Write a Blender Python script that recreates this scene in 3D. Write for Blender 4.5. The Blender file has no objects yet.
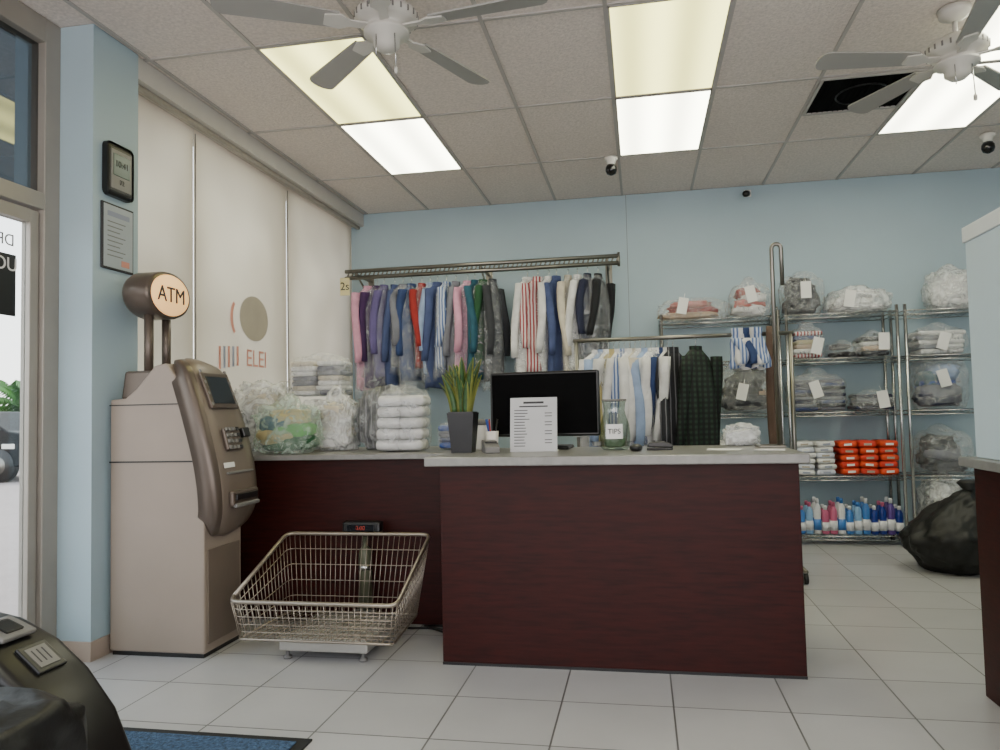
import bpy, bmesh, math, random
from mathutils import Vector, Matrix, noise
R = random.Random(7)
pi = math.pi

# ---------------------------------------------------------------- materials
def lin(c):
    o = []
    for v in c:
        v = v / 255.0
        o.append(v / 12.92 if v <= 0.04045 else ((v + 0.055) / 1.055) ** 2.4)
    return (o[0], o[1], o[2], 1.0)

def newmat(name):
    m = bpy.data.materials.new(name); m.use_nodes = True
    nt = m.node_tree
    return m, nt, nt.nodes["Principled BSDF"]

def M(name, col, rough=.55, metal=0, var=.06, scale=6, bump=0, bscale=60, coat=0, stretch=None, spec=.5):
    m, nt, b = newmat(name)
    c = lin(col)
    tc = nt.nodes.new("ShaderNodeTexCoord")
    mp = nt.nodes.new("ShaderNodeMapping")
    nt.links.new(tc.outputs["Object"], mp.inputs[0])
    if stretch: mp.inputs["Scale"].default_value = stretch
    n = nt.nodes.new("ShaderNodeTexNoise"); n.inputs["Scale"].default_value = scale; n.inputs["Detail"].default_value = 5
    nt.links.new(mp.outputs[0], n.inputs["Vector"])
    r = nt.nodes.new("ShaderNodeValToRGB")
    r.color_ramp.elements[0].position = .3; r.color_ramp.elements[1].position = .7
    r.color_ramp.elements[0].color = tuple(max(0, x * (1 - var)) for x in c[:3]) + (1,)
    r.color_ramp.elements[1].color = tuple(min(1, x * (1 + var)) for x in c[:3]) + (1,)
    nt.links.new(n.outputs["Fac"], r.inputs[0]); nt.links.new(r.outputs[0], b.inputs["Base Color"])
    b.inputs["Roughness"].default_value = rough; b.inputs["Metallic"].default_value = metal
    b.inputs["Specular IOR Level"].default_value = spec
    if coat: b.inputs["Coat Weight"].default_value = coat; b.inputs["Coat Roughness"].default_value = .15
    if bump:
        n2 = nt.nodes.new("ShaderNodeTexNoise"); n2.inputs["Scale"].default_value = bscale; n2.inputs["Detail"].default_value = 4
        nt.links.new(mp.outputs[0], n2.inputs["Vector"])
        bp = nt.nodes.new("ShaderNodeBump"); bp.inputs["Strength"].default_value = bump; bp.inputs["Distance"].default_value = .01
        nt.links.new(n2.outputs["Fac"], bp.inputs["Height"]); nt.links.new(bp.outputs[0], b.inputs["Normal"])
    return m

def stripes(name, c1, c2, scale=12, direction='X', plaid=False, thr=.5):
    m, nt, b = newmat(name)
    tc = nt.nodes.new("ShaderNodeTexCoord")
    w = nt.nodes.new("ShaderNodeTexWave"); w.bands_direction = direction; w.inputs["Scale"].default_value = scale
    w.inputs["Distortion"].default_value = 1.0
    nt.links.new(tc.outputs["Object"], w.inputs[0])
    r = nt.nodes.new("ShaderNodeValToRGB"); r.color_ramp.interpolation = 'CONSTANT'
    r.color_ramp.elements[0].color = lin(c1); r.color_ramp.elements[1].color = lin(c2); r.color_ramp.elements[1].position = thr
    nt.links.new(w.outputs["Fac"], r.inputs[0])
    out = r.outputs[0]
    if plaid:
        w2 = nt.nodes.new("ShaderNodeTexWave"); w2.bands_direction = 'Z'; w2.inputs["Scale"].default_value = scale
        nt.links.new(tc.outputs["Object"], w2.inputs[0])
        r2 = nt.nodes.new("ShaderNodeValToRGB")
        r2.color_ramp.elements[0].color = (.35, .35, .35, 1); r2.color_ramp.elements[1].color = (1.5, 1.5, 1.5, 1)
        nt.links.new(w2.outputs["Fac"], r2.inputs[0])
        mx = nt.nodes.new("ShaderNodeMixRGB"); mx.blend_type = 'MULTIPLY'; mx.inputs[0].default_value = 1
        nt.links.new(out, mx.inputs[1]); nt.links.new(r2.outputs[0], mx.inputs[2]); out = mx.outputs[0]
    nt.links.new(out, b.inputs["Base Color"]); b.inputs["Roughness"].default_value = .8
    return m

def emis(name, col, strength, var=0.0):
    m, nt, b = newmat(name)
    b.inputs["Base Color"].default_value = lin(col)
    b.inputs["Emission Color"].default_value = lin(col)
    b.inputs["Emission Strength"].default_value = strength
    if var:
        tc = nt.nodes.new("ShaderNodeTexCoord"); w = nt.nodes.new("ShaderNodeTexWave")
        w.bands_direction = 'X'; w.inputs["Scale"].default_value = 1.04
        mp = nt.nodes.new("ShaderNodeMapping"); nt.links.new(tc.outputs["Object"], mp.inputs[0]); nt.links.new(mp.outputs[0], w.inputs[0])
        mr = nt.nodes.new("ShaderNodeMapRange"); mr.inputs[3].default_value = strength * (1 - var); mr.inputs[4].default_value = strength * (1 + var)
        nt.links.new(w.outputs["Fac"], mr.inputs[0]); nt.links.new(mr.outputs[0], b.inputs["Emission Strength"])
    return m

def filmmat(name, col, opac=.3, rough=.2, bump=.6):
    m = bpy.data.materials.new(name); m.use_nodes = True; nt = m.node_tree; nt.nodes.clear()
    o = nt.nodes.new("ShaderNodeOutputMaterial"); t = nt.nodes.new("ShaderNodeBsdfTransparent")
    p = nt.nodes.new("ShaderNodeBsdfPrincipled"); p.inputs["Base Color"].default_value = lin(col); p.inputs["Roughness"].default_value = rough
    n = nt.nodes.new("ShaderNodeTexNoise"); n.inputs["Scale"].default_value = 14; n.inputs["Detail"].default_value = 6; n.inputs["Distortion"].default_value = 1.5
    tc = nt.nodes.new("ShaderNodeTexCoord"); nt.links.new(tc.outputs["Object"], n.inputs["Vector"])
    bp = nt.nodes.new("ShaderNodeBump"); bp.inputs["Strength"].default_value = bump; bp.inputs["Distance"].default_value = .03
    nt.links.new(n.outputs["Fac"], bp.inputs["Height"]); nt.links.new(bp.outputs[0], p.inputs["Normal"])
    mr = nt.nodes.new("ShaderNodeMapRange"); mr.inputs[1].default_value = .35; mr.inputs[2].default_value = .7
    mr.inputs[3].default_value = opac * .35; mr.inputs[4].default_value = min(1, opac * 1.7)
    nt.links.new(n.outputs["Fac"], mr.inputs[0])
    mx = nt.nodes.new("ShaderNodeMixShader"); nt.links.new(mr.outputs[0], mx.inputs[0])
    nt.links.new(t.outputs[0], mx.inputs[1]); nt.links.new(p.outputs[0], mx.inputs[2]); nt.links.new(mx.outputs[0], o.inputs[0])
    return m

def glassmat(name, tint=(235, 240, 240), refl=.12):
    m = bpy.data.materials.new(name); m.use_nodes = True; nt = m.node_tree; nt.nodes.clear()
    o = nt.nodes.new("ShaderNodeOutputMaterial"); t = nt.nodes.new("ShaderNodeBsdfTransparent"); t.inputs[0].default_value = lin(tint)
    g = nt.nodes.new("ShaderNodeBsdfGlossy"); g.inputs["Roughness"].default_value = .03
    mx = nt.nodes.new("ShaderNodeMixShader"); mx.inputs[0].default_value = refl
    nt.links.new(t.outputs[0], mx.inputs[1]); nt.links.new(g.outputs[0], mx.inputs[2]); nt.links.new(mx.outputs[0], o.inputs[0])
    return m

def floormat():
    m, nt, b = newmat("floor_tiles")
    tc = nt.nodes.new("ShaderNodeTexCoord"); mp = nt.nodes.new("ShaderNodeMapping")
    mp.inputs["Location"].default_value = (-.085 + 8.4, -3.33 + 7.8, 0)
    br = nt.nodes.new("ShaderNodeTexBrick"); br.offset = 0; br.squash = 1
    br.inputs["Scale"].default_value = 1; br.inputs["Brick Width"].default_value = .42; br.inputs["Row Height"].default_value = .39
    br.inputs["Mortar Size"].default_value = .0035; br.inputs["Mortar Smooth"].default_value = .1; br.inputs["Bias"].default_value = -.2
    br.inputs["Color1"].default_value = lin((182, 181, 183)); br.inputs["Color2"].default_value = lin((171, 170, 172)); br.inputs["Mortar"].default_value = lin((96, 95, 95))
    nt.links.new(tc.outputs["Object"], mp.inputs[0]); nt.links.new(mp.outputs[0], br.inputs["Vector"])
    n = nt.nodes.new("ShaderNodeTexNoise"); n.inputs["Scale"].default_value = 3; n.inputs["Detail"].default_value = 7
    nt.links.new(tc.outputs["Object"], n.inputs["Vector"])
    r = nt.nodes.new("ShaderNodeValToRGB"); r.color_ramp.elements[0].color = (.85, .85, .85, 1); r.color_ramp.elements[1].color = (1.05, 1.05, 1.04, 1)
    nt.links.new(n.outputs["Fac"], r.inputs[0])
    mx = nt.nodes.new("ShaderNodeMixRGB"); mx.blend_type = 'MULTIPLY'; mx.inputs[0].default_value = 1
    nt.links.new(br.outputs["Color"], mx.inputs[1]); nt.links.new(r.outputs[0], mx.inputs[2])
    nt.links.new(mx.outputs[0], b.inputs["Base Color"]); b.inputs["Roughness"].default_value = .3
    return m

def blindmat():
    m = bpy.data.materials.new("blind_fabric"); m.use_nodes = True; nt = m.node_tree; nt.nodes.clear()
    o = nt.nodes.new("ShaderNodeOutputMaterial"); d = nt.nodes.new("ShaderNodeBsdfDiffuse"); t = nt.nodes.new("ShaderNodeBsdfTranslucent")
    tc = nt.nodes.new("ShaderNodeTexCoord")
    n = nt.nodes.new("ShaderNodeTexNoise"); n.inputs["Scale"].default_value = .9; n.inputs["Detail"].default_value = 2
    nt.links.new(tc.outputs["Object"], n.inputs["Vector"])
    r = nt.nodes.new("ShaderNodeValToRGB"); r.color_ramp.elements[0].position = .35; r.color_ramp.elements[1].position = .65
    r.color_ramp.elements[0].color = lin((188, 178, 162)); r.color_ramp.elements[1].color = lin((226, 217, 200))
    nt.links.new(n.outputs["Fac"], r.inputs[0])
    nt.links.new(r.outputs[0], d.inputs[0]); nt.links.new(r.outputs[0], t.inputs[0])
    mx = nt.nodes.new("ShaderNodeMixShader"); mx.inputs[0].default_value = .36
    nt.links.new(d.outputs[0], mx.inputs[1]); nt.links.new(t.outputs[0], mx.inputs[2]); nt.links.new(mx.outputs[0], o.inputs[0])
    return m

mWall = M("blue_paint", (162, 182, 192), .6, var=.03, scale=2, bump=.05, bscale=80)
mWallB = M("pale_paint", (188, 207, 217), .6, var=.02, scale=2)
mSoffit = M("soffit_paint", (196, 192, 186), .6, var=.03)
mFloor = floormat()
mTile = M("ceiling_tile", (222, 212, 205), .9, var=.12, scale=60, bump=.5, bscale=120, spec=.1)
mBar = M("ceiling_tbar", (176, 171, 167), .5, var=.03)
mWood = M("mahogany_laminate", (44, 9, 6), .45, var=.35, scale=8, stretch=(1, 1, 10), bump=.05, bscale=30, spec=.2)
mTop = M("counter_laminate", (126, 125, 122), .3, var=.12, scale=25)
mChrome = M("chrome", (190, 190, 188), .22, metal=1, var=.05)
mSteel = M("rail_steel", (128, 125, 118), .35, metal=1, var=.1)
mFrame = M("storefront_aluminium", (156, 150, 142), .45, metal=.3, var=.05)
mDark = M("black_plastic", (18, 18, 19), .35, var=.2)
mVent = M("vent_black", (8, 8, 9), .9, var=.1, spec=.1)
mBlackG = M("black_gloss", (14, 14, 15), .12, var=.1)
mChair = M("chair_shell", (17, 16, 16), .35, var=.2)
mWhiteP = M("white_plastic", (225, 222, 214), .4, var=.03)
mATM = M("atm_beige", (142, 129, 118), .4, var=.05, scale=3)
mATM2 = M("atm_bronze", (92, 81, 73), .32, metal=.35, var=.06)
mATM3 = M("atm_panel", (116, 104, 94), .4, metal=.2, var=.06)
mScreen = M("screen_dark", (30, 32, 36), .1, var=.1)
mGrey = M("grey_plastic", (112, 110, 108), .45)
mPaper = M("paper", (222, 221, 219), .8, var=.02)
mInk = M("ink", (50, 50, 52), .8)
mGlass = glassmat("window_glass", refl=.05)
mGlassD = glassmat("transom_glass", (96, 106, 112), .2)
mBlind = blindmat()
mFanW = M("fan_white", (196, 193, 186), .35, var=.03)
mFanB = M("fan_blade_white", (150, 149, 145), .4, var=.03)
mLightA = emis("light_diffuser", (255, 254, 226), 9.5, .25)
mLightY = emis("light_diffuser_yellow", (242, 236, 150), 3.6, .3)
mATMlit = emis("atm_sign_lit", (255, 200, 130), 1.0)
mFilm = filmmat("clear_film", (225, 228, 230), .22)
mFilmD = filmmat("garment_film", (220, 224, 232), .22, .12, 1.0)
mFilmW = filmmat("white_bag_film", (228, 230, 230), .5)
mFilmG = filmmat("green_bag_film", (205, 225, 210), .30)
mBlackBag = M("black_bag", (15, 16, 15), .55, var=.3, bump=.6, bscale=12)
mLeather = M("black_leather", (14, 14, 15), .45, var=.2, bump=.8, bscale=9)
mLeaf = M("snake_leaf", (44, 76, 36), .45, var=.5, scale=25, stretch=(1, 1, 3))
mLeafE = M("leaf_edge", (140, 144, 70), .5)
mPot = M("pot_black", (16, 17, 22), .4)
mPalm = M("palm_green", (60, 106, 38), .6, var=.3)
mTrunk = M("palm_trunk", (120, 100, 80), .9, var=.3)
mBrown = M("brown_fabric", (82, 64, 52), .8, var=.2)
mMat = M("blue_mat", (56, 80, 110), .95, var=.6, scale=70, bump=.8, bscale=120)
mMatE = M("mat_rubber", (18, 19, 22), .7)
mOut = M("pavement", (140, 128, 124), .9, var=.08)
mRed = M("print_red", (198, 138, 124), .8)
mRed2 = M("label_red", (170, 60, 50), .8)
mPGrey = M("print_grey", (160, 152, 140), .8)
mPBlue = M("print_blue", (140, 146, 164), .8)
mGreenD = M("display_green", (70, 90, 84), .3)
mOlive = M("olive_metal", (90, 92, 74), .4, metal=.3)

cl = {}
def C(name, col): 
    if name not in cl: cl[name] = M("cloth_" + name, col, .85, var=.15, scale=12, bump=.25, bscale=25)
    return cl[name]
white = C("white", (208, 208, 208)); cream = C("cream", (192, 184, 168)); lblue = C("light_blue", (140, 160, 194)); navy = C("navy", (28, 33, 58))
black = C("black", (18, 19, 24)); purple = C("purple", (58, 30, 76)); pink = C("pink", (196, 142, 166)); green = C("green", (30, 74, 44))
teal = C("teal", (34, 80, 98)); red = C("red", (144, 38, 36)); dgrey = C("dark_grey", (48, 50, 56)); grey = C("grey", (110, 112, 122))
jean = C("denim", (42, 62, 106)); khaki = C("khaki", (166, 154, 110)); orange = C("orange", (206, 66, 30)); beige = C("beige", (176, 152, 128))
blue = C("blue", (44, 76, 150)); yellow = C("yellow", (206, 190, 70)); lgreen = C("light_green", (80, 154, 66)); slate = C("slate", (62, 74, 114))
violet = C("violet_grey", (92, 82, 130)); rose = C("rose", (186, 110, 104))
sBlue = stripes("stripe_blue", (190, 198, 214), (84, 108, 158), 14)
sRed = stripes("stripe_red", (206, 198, 198), (150, 62, 68), 12)
sDark = stripes("stripe_dark", (30, 32, 38), (110, 110, 116), 9, thr=.88)
plaid = stripes("plaid_green", (24, 44, 32), (9, 15, 15), 9, plaid=True)

# ---------------------------------------------------------------- builder
class B:
    def __init__(s, name):
        s.name = name; s.v = []; s.f = []; s.fm = []; s.fs = []; s.mats = []
    def mi(s, mat):
        if mat not in s.mats: s.mats.append(mat)
        return s.mats.index(mat)
    def raw(s, vs, fs, mat, smooth=False, MX=None):
        o = len(s.v); i = s.mi(mat)
        for p in vs:
            p = Vector(p)
            s.v.append(MX @ p if MX is not None else p)
        for f in fs:
            s.f.append([o + k for k in f]); s.fm.append(i); s.fs.append(smooth)
    def bm(s, bm, mat, smooth=False, MX=None):
        bm.verts.ensure_lookup_table(); bm.verts.index_update()
        s.raw([v.co.copy() for v in bm.verts], [[v.index for v in f.verts] for f in bm.faces], mat, smooth, MX); bm.free()
    def box(s, x0, x1, y0, y1, z0, z1, mat, bev=0, MX=None, seg=2, smooth=False):
        bm = bmesh.new(); bmesh.ops.create_cube(bm, size=1)
        for v in bm.verts:
            v.co = Vector(((x0 + x1) / 2 + v.co.x * (x1 - x0), (y0 + y1) / 2 + v.co.y * (y1 - y0), (z0 + z1) / 2 + v.co.z * (z1 - z0)))
        if bev: bmesh.ops.bevel(bm, geom=bm.edges[:], offset=bev, segments=seg, affect='EDGES', profile=.5)
        s.bm(bm, mat, smooth, MX)
    def loft(s, rings, mat, cap=True, smooth=True, closed=True, MX=None):
        n = len(rings[0]); vs = [p for r in rings for p in r]; fs = []
        for i in range(len(rings) - 1):
            for j in range(n if closed else n - 1):
                k = (j + 1) % n
                fs.append([i * n + j, i * n + k, (i + 1) * n + k, (i + 1) * n + j])
        if cap and closed:
            fs.append(list(range(n))[::-1]); fs.append([(len(rings) - 1) * n + j for j in range(n)])
        s.raw(vs, fs, mat, smooth, MX)
    def tube(s, pts, r, mat, seg=6, smooth=True, MX=None):
        pts = [Vector(p) for p in pts]; rings = []; up = None
        for i, p in enumerate(pts):
            a = pts[max(0, i - 1)]; b = pts[min(len(pts) - 1, i + 1)]; t = (b - a)
            if t.length < 1e-9: t = Vector((0, 0, 1))
            t.normalize()
            if up is None:
                up = Vector((0, 0, 1)) if abs(t.z) < .9 else Vector((1, 0, 0))
            u = t.cross(up)
            if u.length < 1e-4: u = t.cross(Vector((0, 1, 0)))
            u.normalize(); w = u.cross(t).normalized(); up = w
            rr = r[i] if isinstance(r, (list, tuple)) else r
            rings.append([p + u * math.cos(2 * pi * k / seg) * rr + w * math.sin(2 * pi * k / seg) * rr for k in range(seg)])
        s.loft(rings, mat, True, smooth, MX=MX)
    def lathe(s, prof, c, mat, seg=24, MX=None, smooth=True):
        c = Vector(c)
        rings = [[c + Vector((r * math.cos(2 * pi * k / seg), r * math.sin(2 * pi * k / seg), z)) for k in range(seg)] for r, z in prof]
        s.loft(rings, mat, True, smooth, MX=MX)
    def prism(s, prof, axis, a0, a1, mat, bev=0, seg=2, smooth=False, MX=None):
        bm = bmesh.new(); vs = []
        for p, q in prof:
            co = {'y': (p, a0, q), 'x': (a0, p, q), 'z': (p, q, a0)}[axis]
            vs.append(bm.verts.new(co))
        f = bm.faces.new(vs)
        e = bmesh.ops.extrude_face_region(bm, geom=[f])
        d = Vector({'y': (0, a1 - a0, 0), 'x': (a1 - a0, 0, 0), 'z': (0, 0, a1 - a0)}[axis])
        bmesh.ops.translate(bm, verts=[v for v in e['geom'] if isinstance(v, bmesh.types.BMVert)], vec=d)
        bmesh.ops.recalc_face_normals(bm, faces=bm.faces[:])
        if bev:
            es = [ed for ed in bm.edges if ed.calc_face_angle(0) > .6]
            bmesh.ops.bevel(bm, geom=es, offset=bev, segments=seg, affect='EDGES', profile=.5)
        s.bm(bm, mat, smooth, MX)
    def blob(s, c, rad, mat, power=.6, amp=.08, freq=3, seed=0, sub=4, flat=True, spike=0):
        bm = bmesh.new(); bmesh.ops.create_icosphere(bm, subdivisions=sub, radius=1)
        c = Vector(c); o = Vector((seed * 3.1, seed * 1.7, seed * .9))
        for v in bm.verts:
            q = v.co.normalized()
            e = Vector([math.copysign(abs(t) ** power, t) for t in q])
            n = noise.noise(q * freq + o) * amp + noise.noise(q * freq * 3 + o) * amp * .4
            n += -abs(noise.noise(q * freq * 1.7 + o * 2)) * amp * .8
            e = e * (1 + n)
            if spike and q.z > .0:
                rxy = math.hypot(q.x, q.y)
                if rxy < .28: e.z += spike * (1 - rxy / .28)
            if flat and e.z < -.88: e.z = -.88
            v.co = Vector((c.x + e.x * rad[0], c.y + e.y * rad[1], c.z + e.z * rad[2]))
        s.bm(bm, mat, True)
    def text(s, body, size, mat, MX, ext=.002, align='CENTER'):
        cu = bpy.data.curves.new("t", 'FONT'); cu.body = body; cu.size = size; cu.extrude = ext; cu.align_x = align; cu.align_y = 'CENTER'
        ob = bpy.data.objects.new("t", cu); bpy.context.scene.collection.objects.link(ob)
        dg = bpy.context.evaluated_depsgraph_get(); me = bpy.data.meshes.new_from_object(ob.evaluated_get(dg))
        s.raw([v.co.copy() for v in me.vertices], [list(p.vertices) for p in me.polygons], mat, False, MX)
        bpy.data.objects.remove(ob); bpy.data.meshes.remove(me)
    def build(s, shift=None):
        if shift is not None:
            sh = Vector(shift); s.v = [v + sh for v in s.v]
        me = bpy.data.meshes.new(s.name); me.from_pydata([tuple(v) for v in s.v], [], s.f)
        for m in s.mats: me.materials.append(m)
        for p, i, sm in zip(me.polygons, s.fm, s.fs): p.material_index = i; p.use_smooth = sm
        me.update()
        ob = bpy.data.objects.new(s.name, me); bpy.context.scene.collection.objects.link(ob)
        return ob

def frame(o, x, y, z):
    m = Matrix.Identity(4)
    for i, a in enumerate((x, y, z)):
        a = Vector(a).normalized()
        for k in range(3): m[k][i] = a[k]
    for k in range(3): m[k][3] = o[k]
    return m

# ---------------------------------------------------------------- room
CZ = 3.05; WY = 6.78; XL = -2.78; XR = 3.9; YF = -2.2; XC = -2.56
b = B("floor"); b.box(XL - .1, XR + .1, YF - .1, WY + .1, -.1, 0, mFloor); b.build()
b = B("wall_back"); b.box(XL - .1, XR + .1, WY, WY + .12, 0, CZ, mWall)
b.box(-.082, -.078, WY - .002, WY, 0, CZ, mGrey); b.build()
b = B("baseboard_back"); b.box(XL + .14, XR, WY - .012, WY - .001, 0, .09, mWallB, .002); b.build()
b = B("wall_right"); b.box(XR, XR + .12, YF, WY, 0, CZ, mWall); b.build()
b = B("wall_front"); b.box(XL, XR, YF - .1, YF, 0, .35, mWall); b.box(XL, XR, YF - .1, YF, 2.75, CZ, mWall)
for x in (XL, -.6, 1.6, XR - .1): b.box(x, x + .1, YF - .1, YF, .35, 2.75, mFrame)
b.build()
b = B("wall_column"); b.box(XL, XC, 3.14, 3.47, .09, CZ, mWall); b.build()
b = B("baseboard_column"); b.box(XL, XC + .008, 3.13, 3.47, 0, .09, M("base_tile", (166, 150, 138), .5)); b.build()
b = B("wall_left"); b.box(XL - .1, -2.65, 3.47, WY, 0, .93, mWall); b.box(XL - .1, -2.57, 3.47, WY, 2.93, CZ, mSoffit); b.build()
b = B("trim_blind_rail"); b.box(-2.64, -2.605, 3.48, WY - .01, 2.90, 2.93, mFrame, .006); b.build()
b = B("window_1")
b.box(XL - .02, XL - .01, 3.47, WY, .93, 2.93, mGlass)
for y in (3.5, 4.175, 5.42, 6.74): b.box(XL - .05, XL + .03, y - .04, y + .04, .93, 2.93, mFrame)
b.build()
BX = -2.695
for (y0, y1) in ((3.475, 4.173), (4.177, 5.418), (5.422, 6.775)):
    b = B("roller_blind")
    n = 14; vs = []; fs = []
    for i in range(n + 1):
        y = y0 + (y1 - y0) * i / n; dx = .003 * math.sin(i * 1.3)
        vs += [(BX + dx, y, .96), (BX + dx * .3, y, 2.93)]
    for i in range(n): fs.append([2 * i, 2 * i + 2, 2 * i + 3, 2 * i + 1])
    b.raw(vs, fs, mBlind, True)
    b.tube([(BX, y0, .955), (BX, y1, .955)], .006, mWhiteP, 8)
    b.tube([(BX + .006, y0 + .01, .97), (BX + .006, y0 + .01, 2.9)], .003, mGrey, 5)
    b.build()
b = B("decal_show_through")  # window logo's backlit shadow through the blinds, painted as flat room-side shapes
DX = BX + .009
b.text("ELEI", .17, mRed, frame((DX, 4.93, 1.53), (0, 1, 0), (0, 0, 1), (1, 0, 0)), .0005)
seg = 28
b.raw([(DX, 4.9 + .2 * math.cos(2 * pi * k / seg), 1.82 + .16 * math.sin(2 * pi * k / seg)) for k in range(seg)], [list(range(seg))], mPGrey)
arcp = [pi / 2 + .6 + i * .2 for i in range(11)]
outer = [(DX, 4.68 + .10 * math.cos(a), 1.80 + .13 * math.sin(a)) for a in arcp]; inner = [(DX, 4.685 + .07 * math.cos(a), 1.80 + .11 * math.sin(a)) for a in arcp]
b.raw(outer + inner, [[i, i + 1, 11 + i + 1, 11 + i] for i in range(10)], mRed)
for i in range(5): b.box(DX - .0005, DX + .0005, 4.44 + i * .055, 4.465 + i * .055, 1.44 + .008 * i, 1.59 + .004 * i, (mRed, mPBlue)[i % 2])
b.build()
b = B("trim_storefront")
b.box(XL - .06, XL + .04, 3.045, 3.14, 0, CZ, mFrame, .004)
b.box(XL - .06, XL + .04, YF, 3.045, 2.12, 2.2, mFrame, .004)
b.box(XL - .06, XL + .04, YF, 3.045, 2.93, CZ, mFrame, .004)
b.box(XL - .06, XL + .04, 1.95, 2.03, 0, 2.93, mFrame); b.box(XL - .06, XL + .04, .2, .28, 0, 2.93, mFrame); b.box(XL - .06, XL + .04, YF, 2.0, 0, .15, mFrame)
b.build()
b = B("window_2"); b.box(XL - .01, XL, YF, 3.045, 2.2, 2.93, mGlassD); b.box(XL - .01, XL, YF, 1.95, .15, 2.12, mGlass); b.build()
b = B("door_1")
b.box(XL - .03, XL + .02, 2.985, 3.035, .01, 2.11, mFrame, .004); b.box(XL - .03, XL + .02, 2.035, 2.12, .01, 2.11, mFrame, .004)
b.box(XL - .03, XL + .02, 2.12, 2.985, 2.05, 2.11, mFrame); b.box(XL - .03, XL + .02, 2.12, 2.985, .01, .2, mFrame)
b.box(XL - .01, XL - .004, 2.12, 2.985, .2, 2.05, mGlass)
b.tube([(XL + .06, 2.2, .9), (XL + .06, 2.2, 1.25)], .012, mChrome, 8); b.tube([(XL + .02, 2.2, .92), (XL + .06, 2.2, .92)], .01, mChrome); b.tube([(XL + .02, 2.2, 1.23), (XL + .06, 2.2, 1.23)], .01, mChrome)
b.build()
b = B("door_sign"); b.box(XL + .001, XL + .006, 2.62, 2.92, 1.6, 1.88, mDark, .002)
b.text("OU", .085, mPaper, frame((XL + .008, 2.86, 1.83), (0, 1, 0), (0, 0, 1), (1, 0, 0)), .001)
b.text("DRY CLE", .075, mGrey, frame((XL + .008, 2.76, 1.94), (0, -1, 0), (0, 0, 1), (-1, 0, 0)), .001)
b.build()

# ceiling with T-bar grid
W0 = -.112; TW = .606; L0 = 4.62; TL = 1.088
b = B("ceiling")
b.box(XL - .1, XR + .1, YF - .1, WY + .1, CZ + .004, CZ + .1, mTile)
x = W0 - 4 * TW
while x < XR:
    b.box(x - .010, x + .010, YF, WY, CZ - .004, CZ + .006, mBar)
    x += TW
y = L0 - 6 * TL
while y < WY:
    if y > YF: b.box(XL, XR, y - .010, y + .010, CZ - .0035, CZ + .005, mBar)
    y += TL
b.build()
def panel(ix, iy, mat):
    b = B("ceiling_light")
    x0 = W0 + ix * TW; y0 = L0 + iy * TL
    b.box(x0 + .014, x0 + TW - .014, y0 + .014, y0 + TL - .014, CZ - .002, CZ + .003, mat)
    for (a, c, d, e) in ((x0 + .009, x0 + .02, y0 + .009, y0 + TL - .009), (x0 + TW - .02, x0 + TW - .009, y0 + .009, y0 + TL - .009)):
        b.box(a, c, d, e, CZ - .006, CZ, mBar)
    for (d, e) in ((y0 + .009, y0 + .02), (y0 + TL - .02, y0 + TL - .009)): b.box(x0 + .01, x0 + TW - .01, d, e, CZ - .006, CZ, mBar)
    b.build()
panel(-3, -1, mLightY); panel(-3, 0, mLightA); panel(0, -1, mLightY); panel(0, 0, mLightA); panel(3, 0, mLightA); panel(3, -1, mLightA)
panel(-3, -4, mLightA); panel(0, -4, mLightA); panel(3, -4, mLightA)  # extra panels outside the view, added to brighten the room
b = B("ceiling_vent")
vx0, vx1, vy0, vy1 = W0 + 2 * TW + .012, W0 + 3 * TW - .012, L0 + .012, L0 + .55
b.box(vx0, vx1, vy0, vy1, CZ - .004, CZ + .002, mVent)
for i in range(18):
    x = vx0 + .02 + i * (vx1 - vx0 - .04) / 17; b.box(x - .0015, x + .0015, vy0, vy1, CZ - .010, CZ - .004, mVent)
b.tube([((vx0 + vx1) / 2 + .15 * math.cos(a), (vy0 + vy1) / 2 + .15 * math.sin(a), CZ - .012) for a in [i * 2 * pi / 24 for i in range(25)]], .005, mDark, 5)
for (a, c, d, e) in ((vx0 - .006, vx0 + .012, vy0, vy1), (vx1 - .012, vx1 + .006, vy0, vy1), (vx0, vx1, vy0 - .006, vy0 + .01), (vx0, vx1, vy1 - .01, vy1 + .012)): b.box(a, c, d, e, CZ - .014, CZ, mBar)
b.build()
def cam_(x, y, z, wall=False):
    b = B("security_camera")
    if wall:
        b.box(x - .03, x + .03, WY - .02, WY, z - .03, z + .03, mWhiteP, .005); b.tube([(x, WY - .01, z), (x - .03, WY - .12, z - .03)], .028, mDark, 12)
    else:
        b.lathe([(.05, 0), (.05, -.02), (.035, -.03), (.03, -.06)], (x, y, z), mWhiteP, 20)
        b.lathe([(.03, -.06), (.042, -.08), (.044, -.105), (.034, -.13), (.01, -.142)], (x, y, z), mBlackG, 20)
    b.build()
cam_(-.17, 5.72, CZ); cam_(.97, 0, 2.98, True); cam_(2.52, 5.9, CZ)

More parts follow.
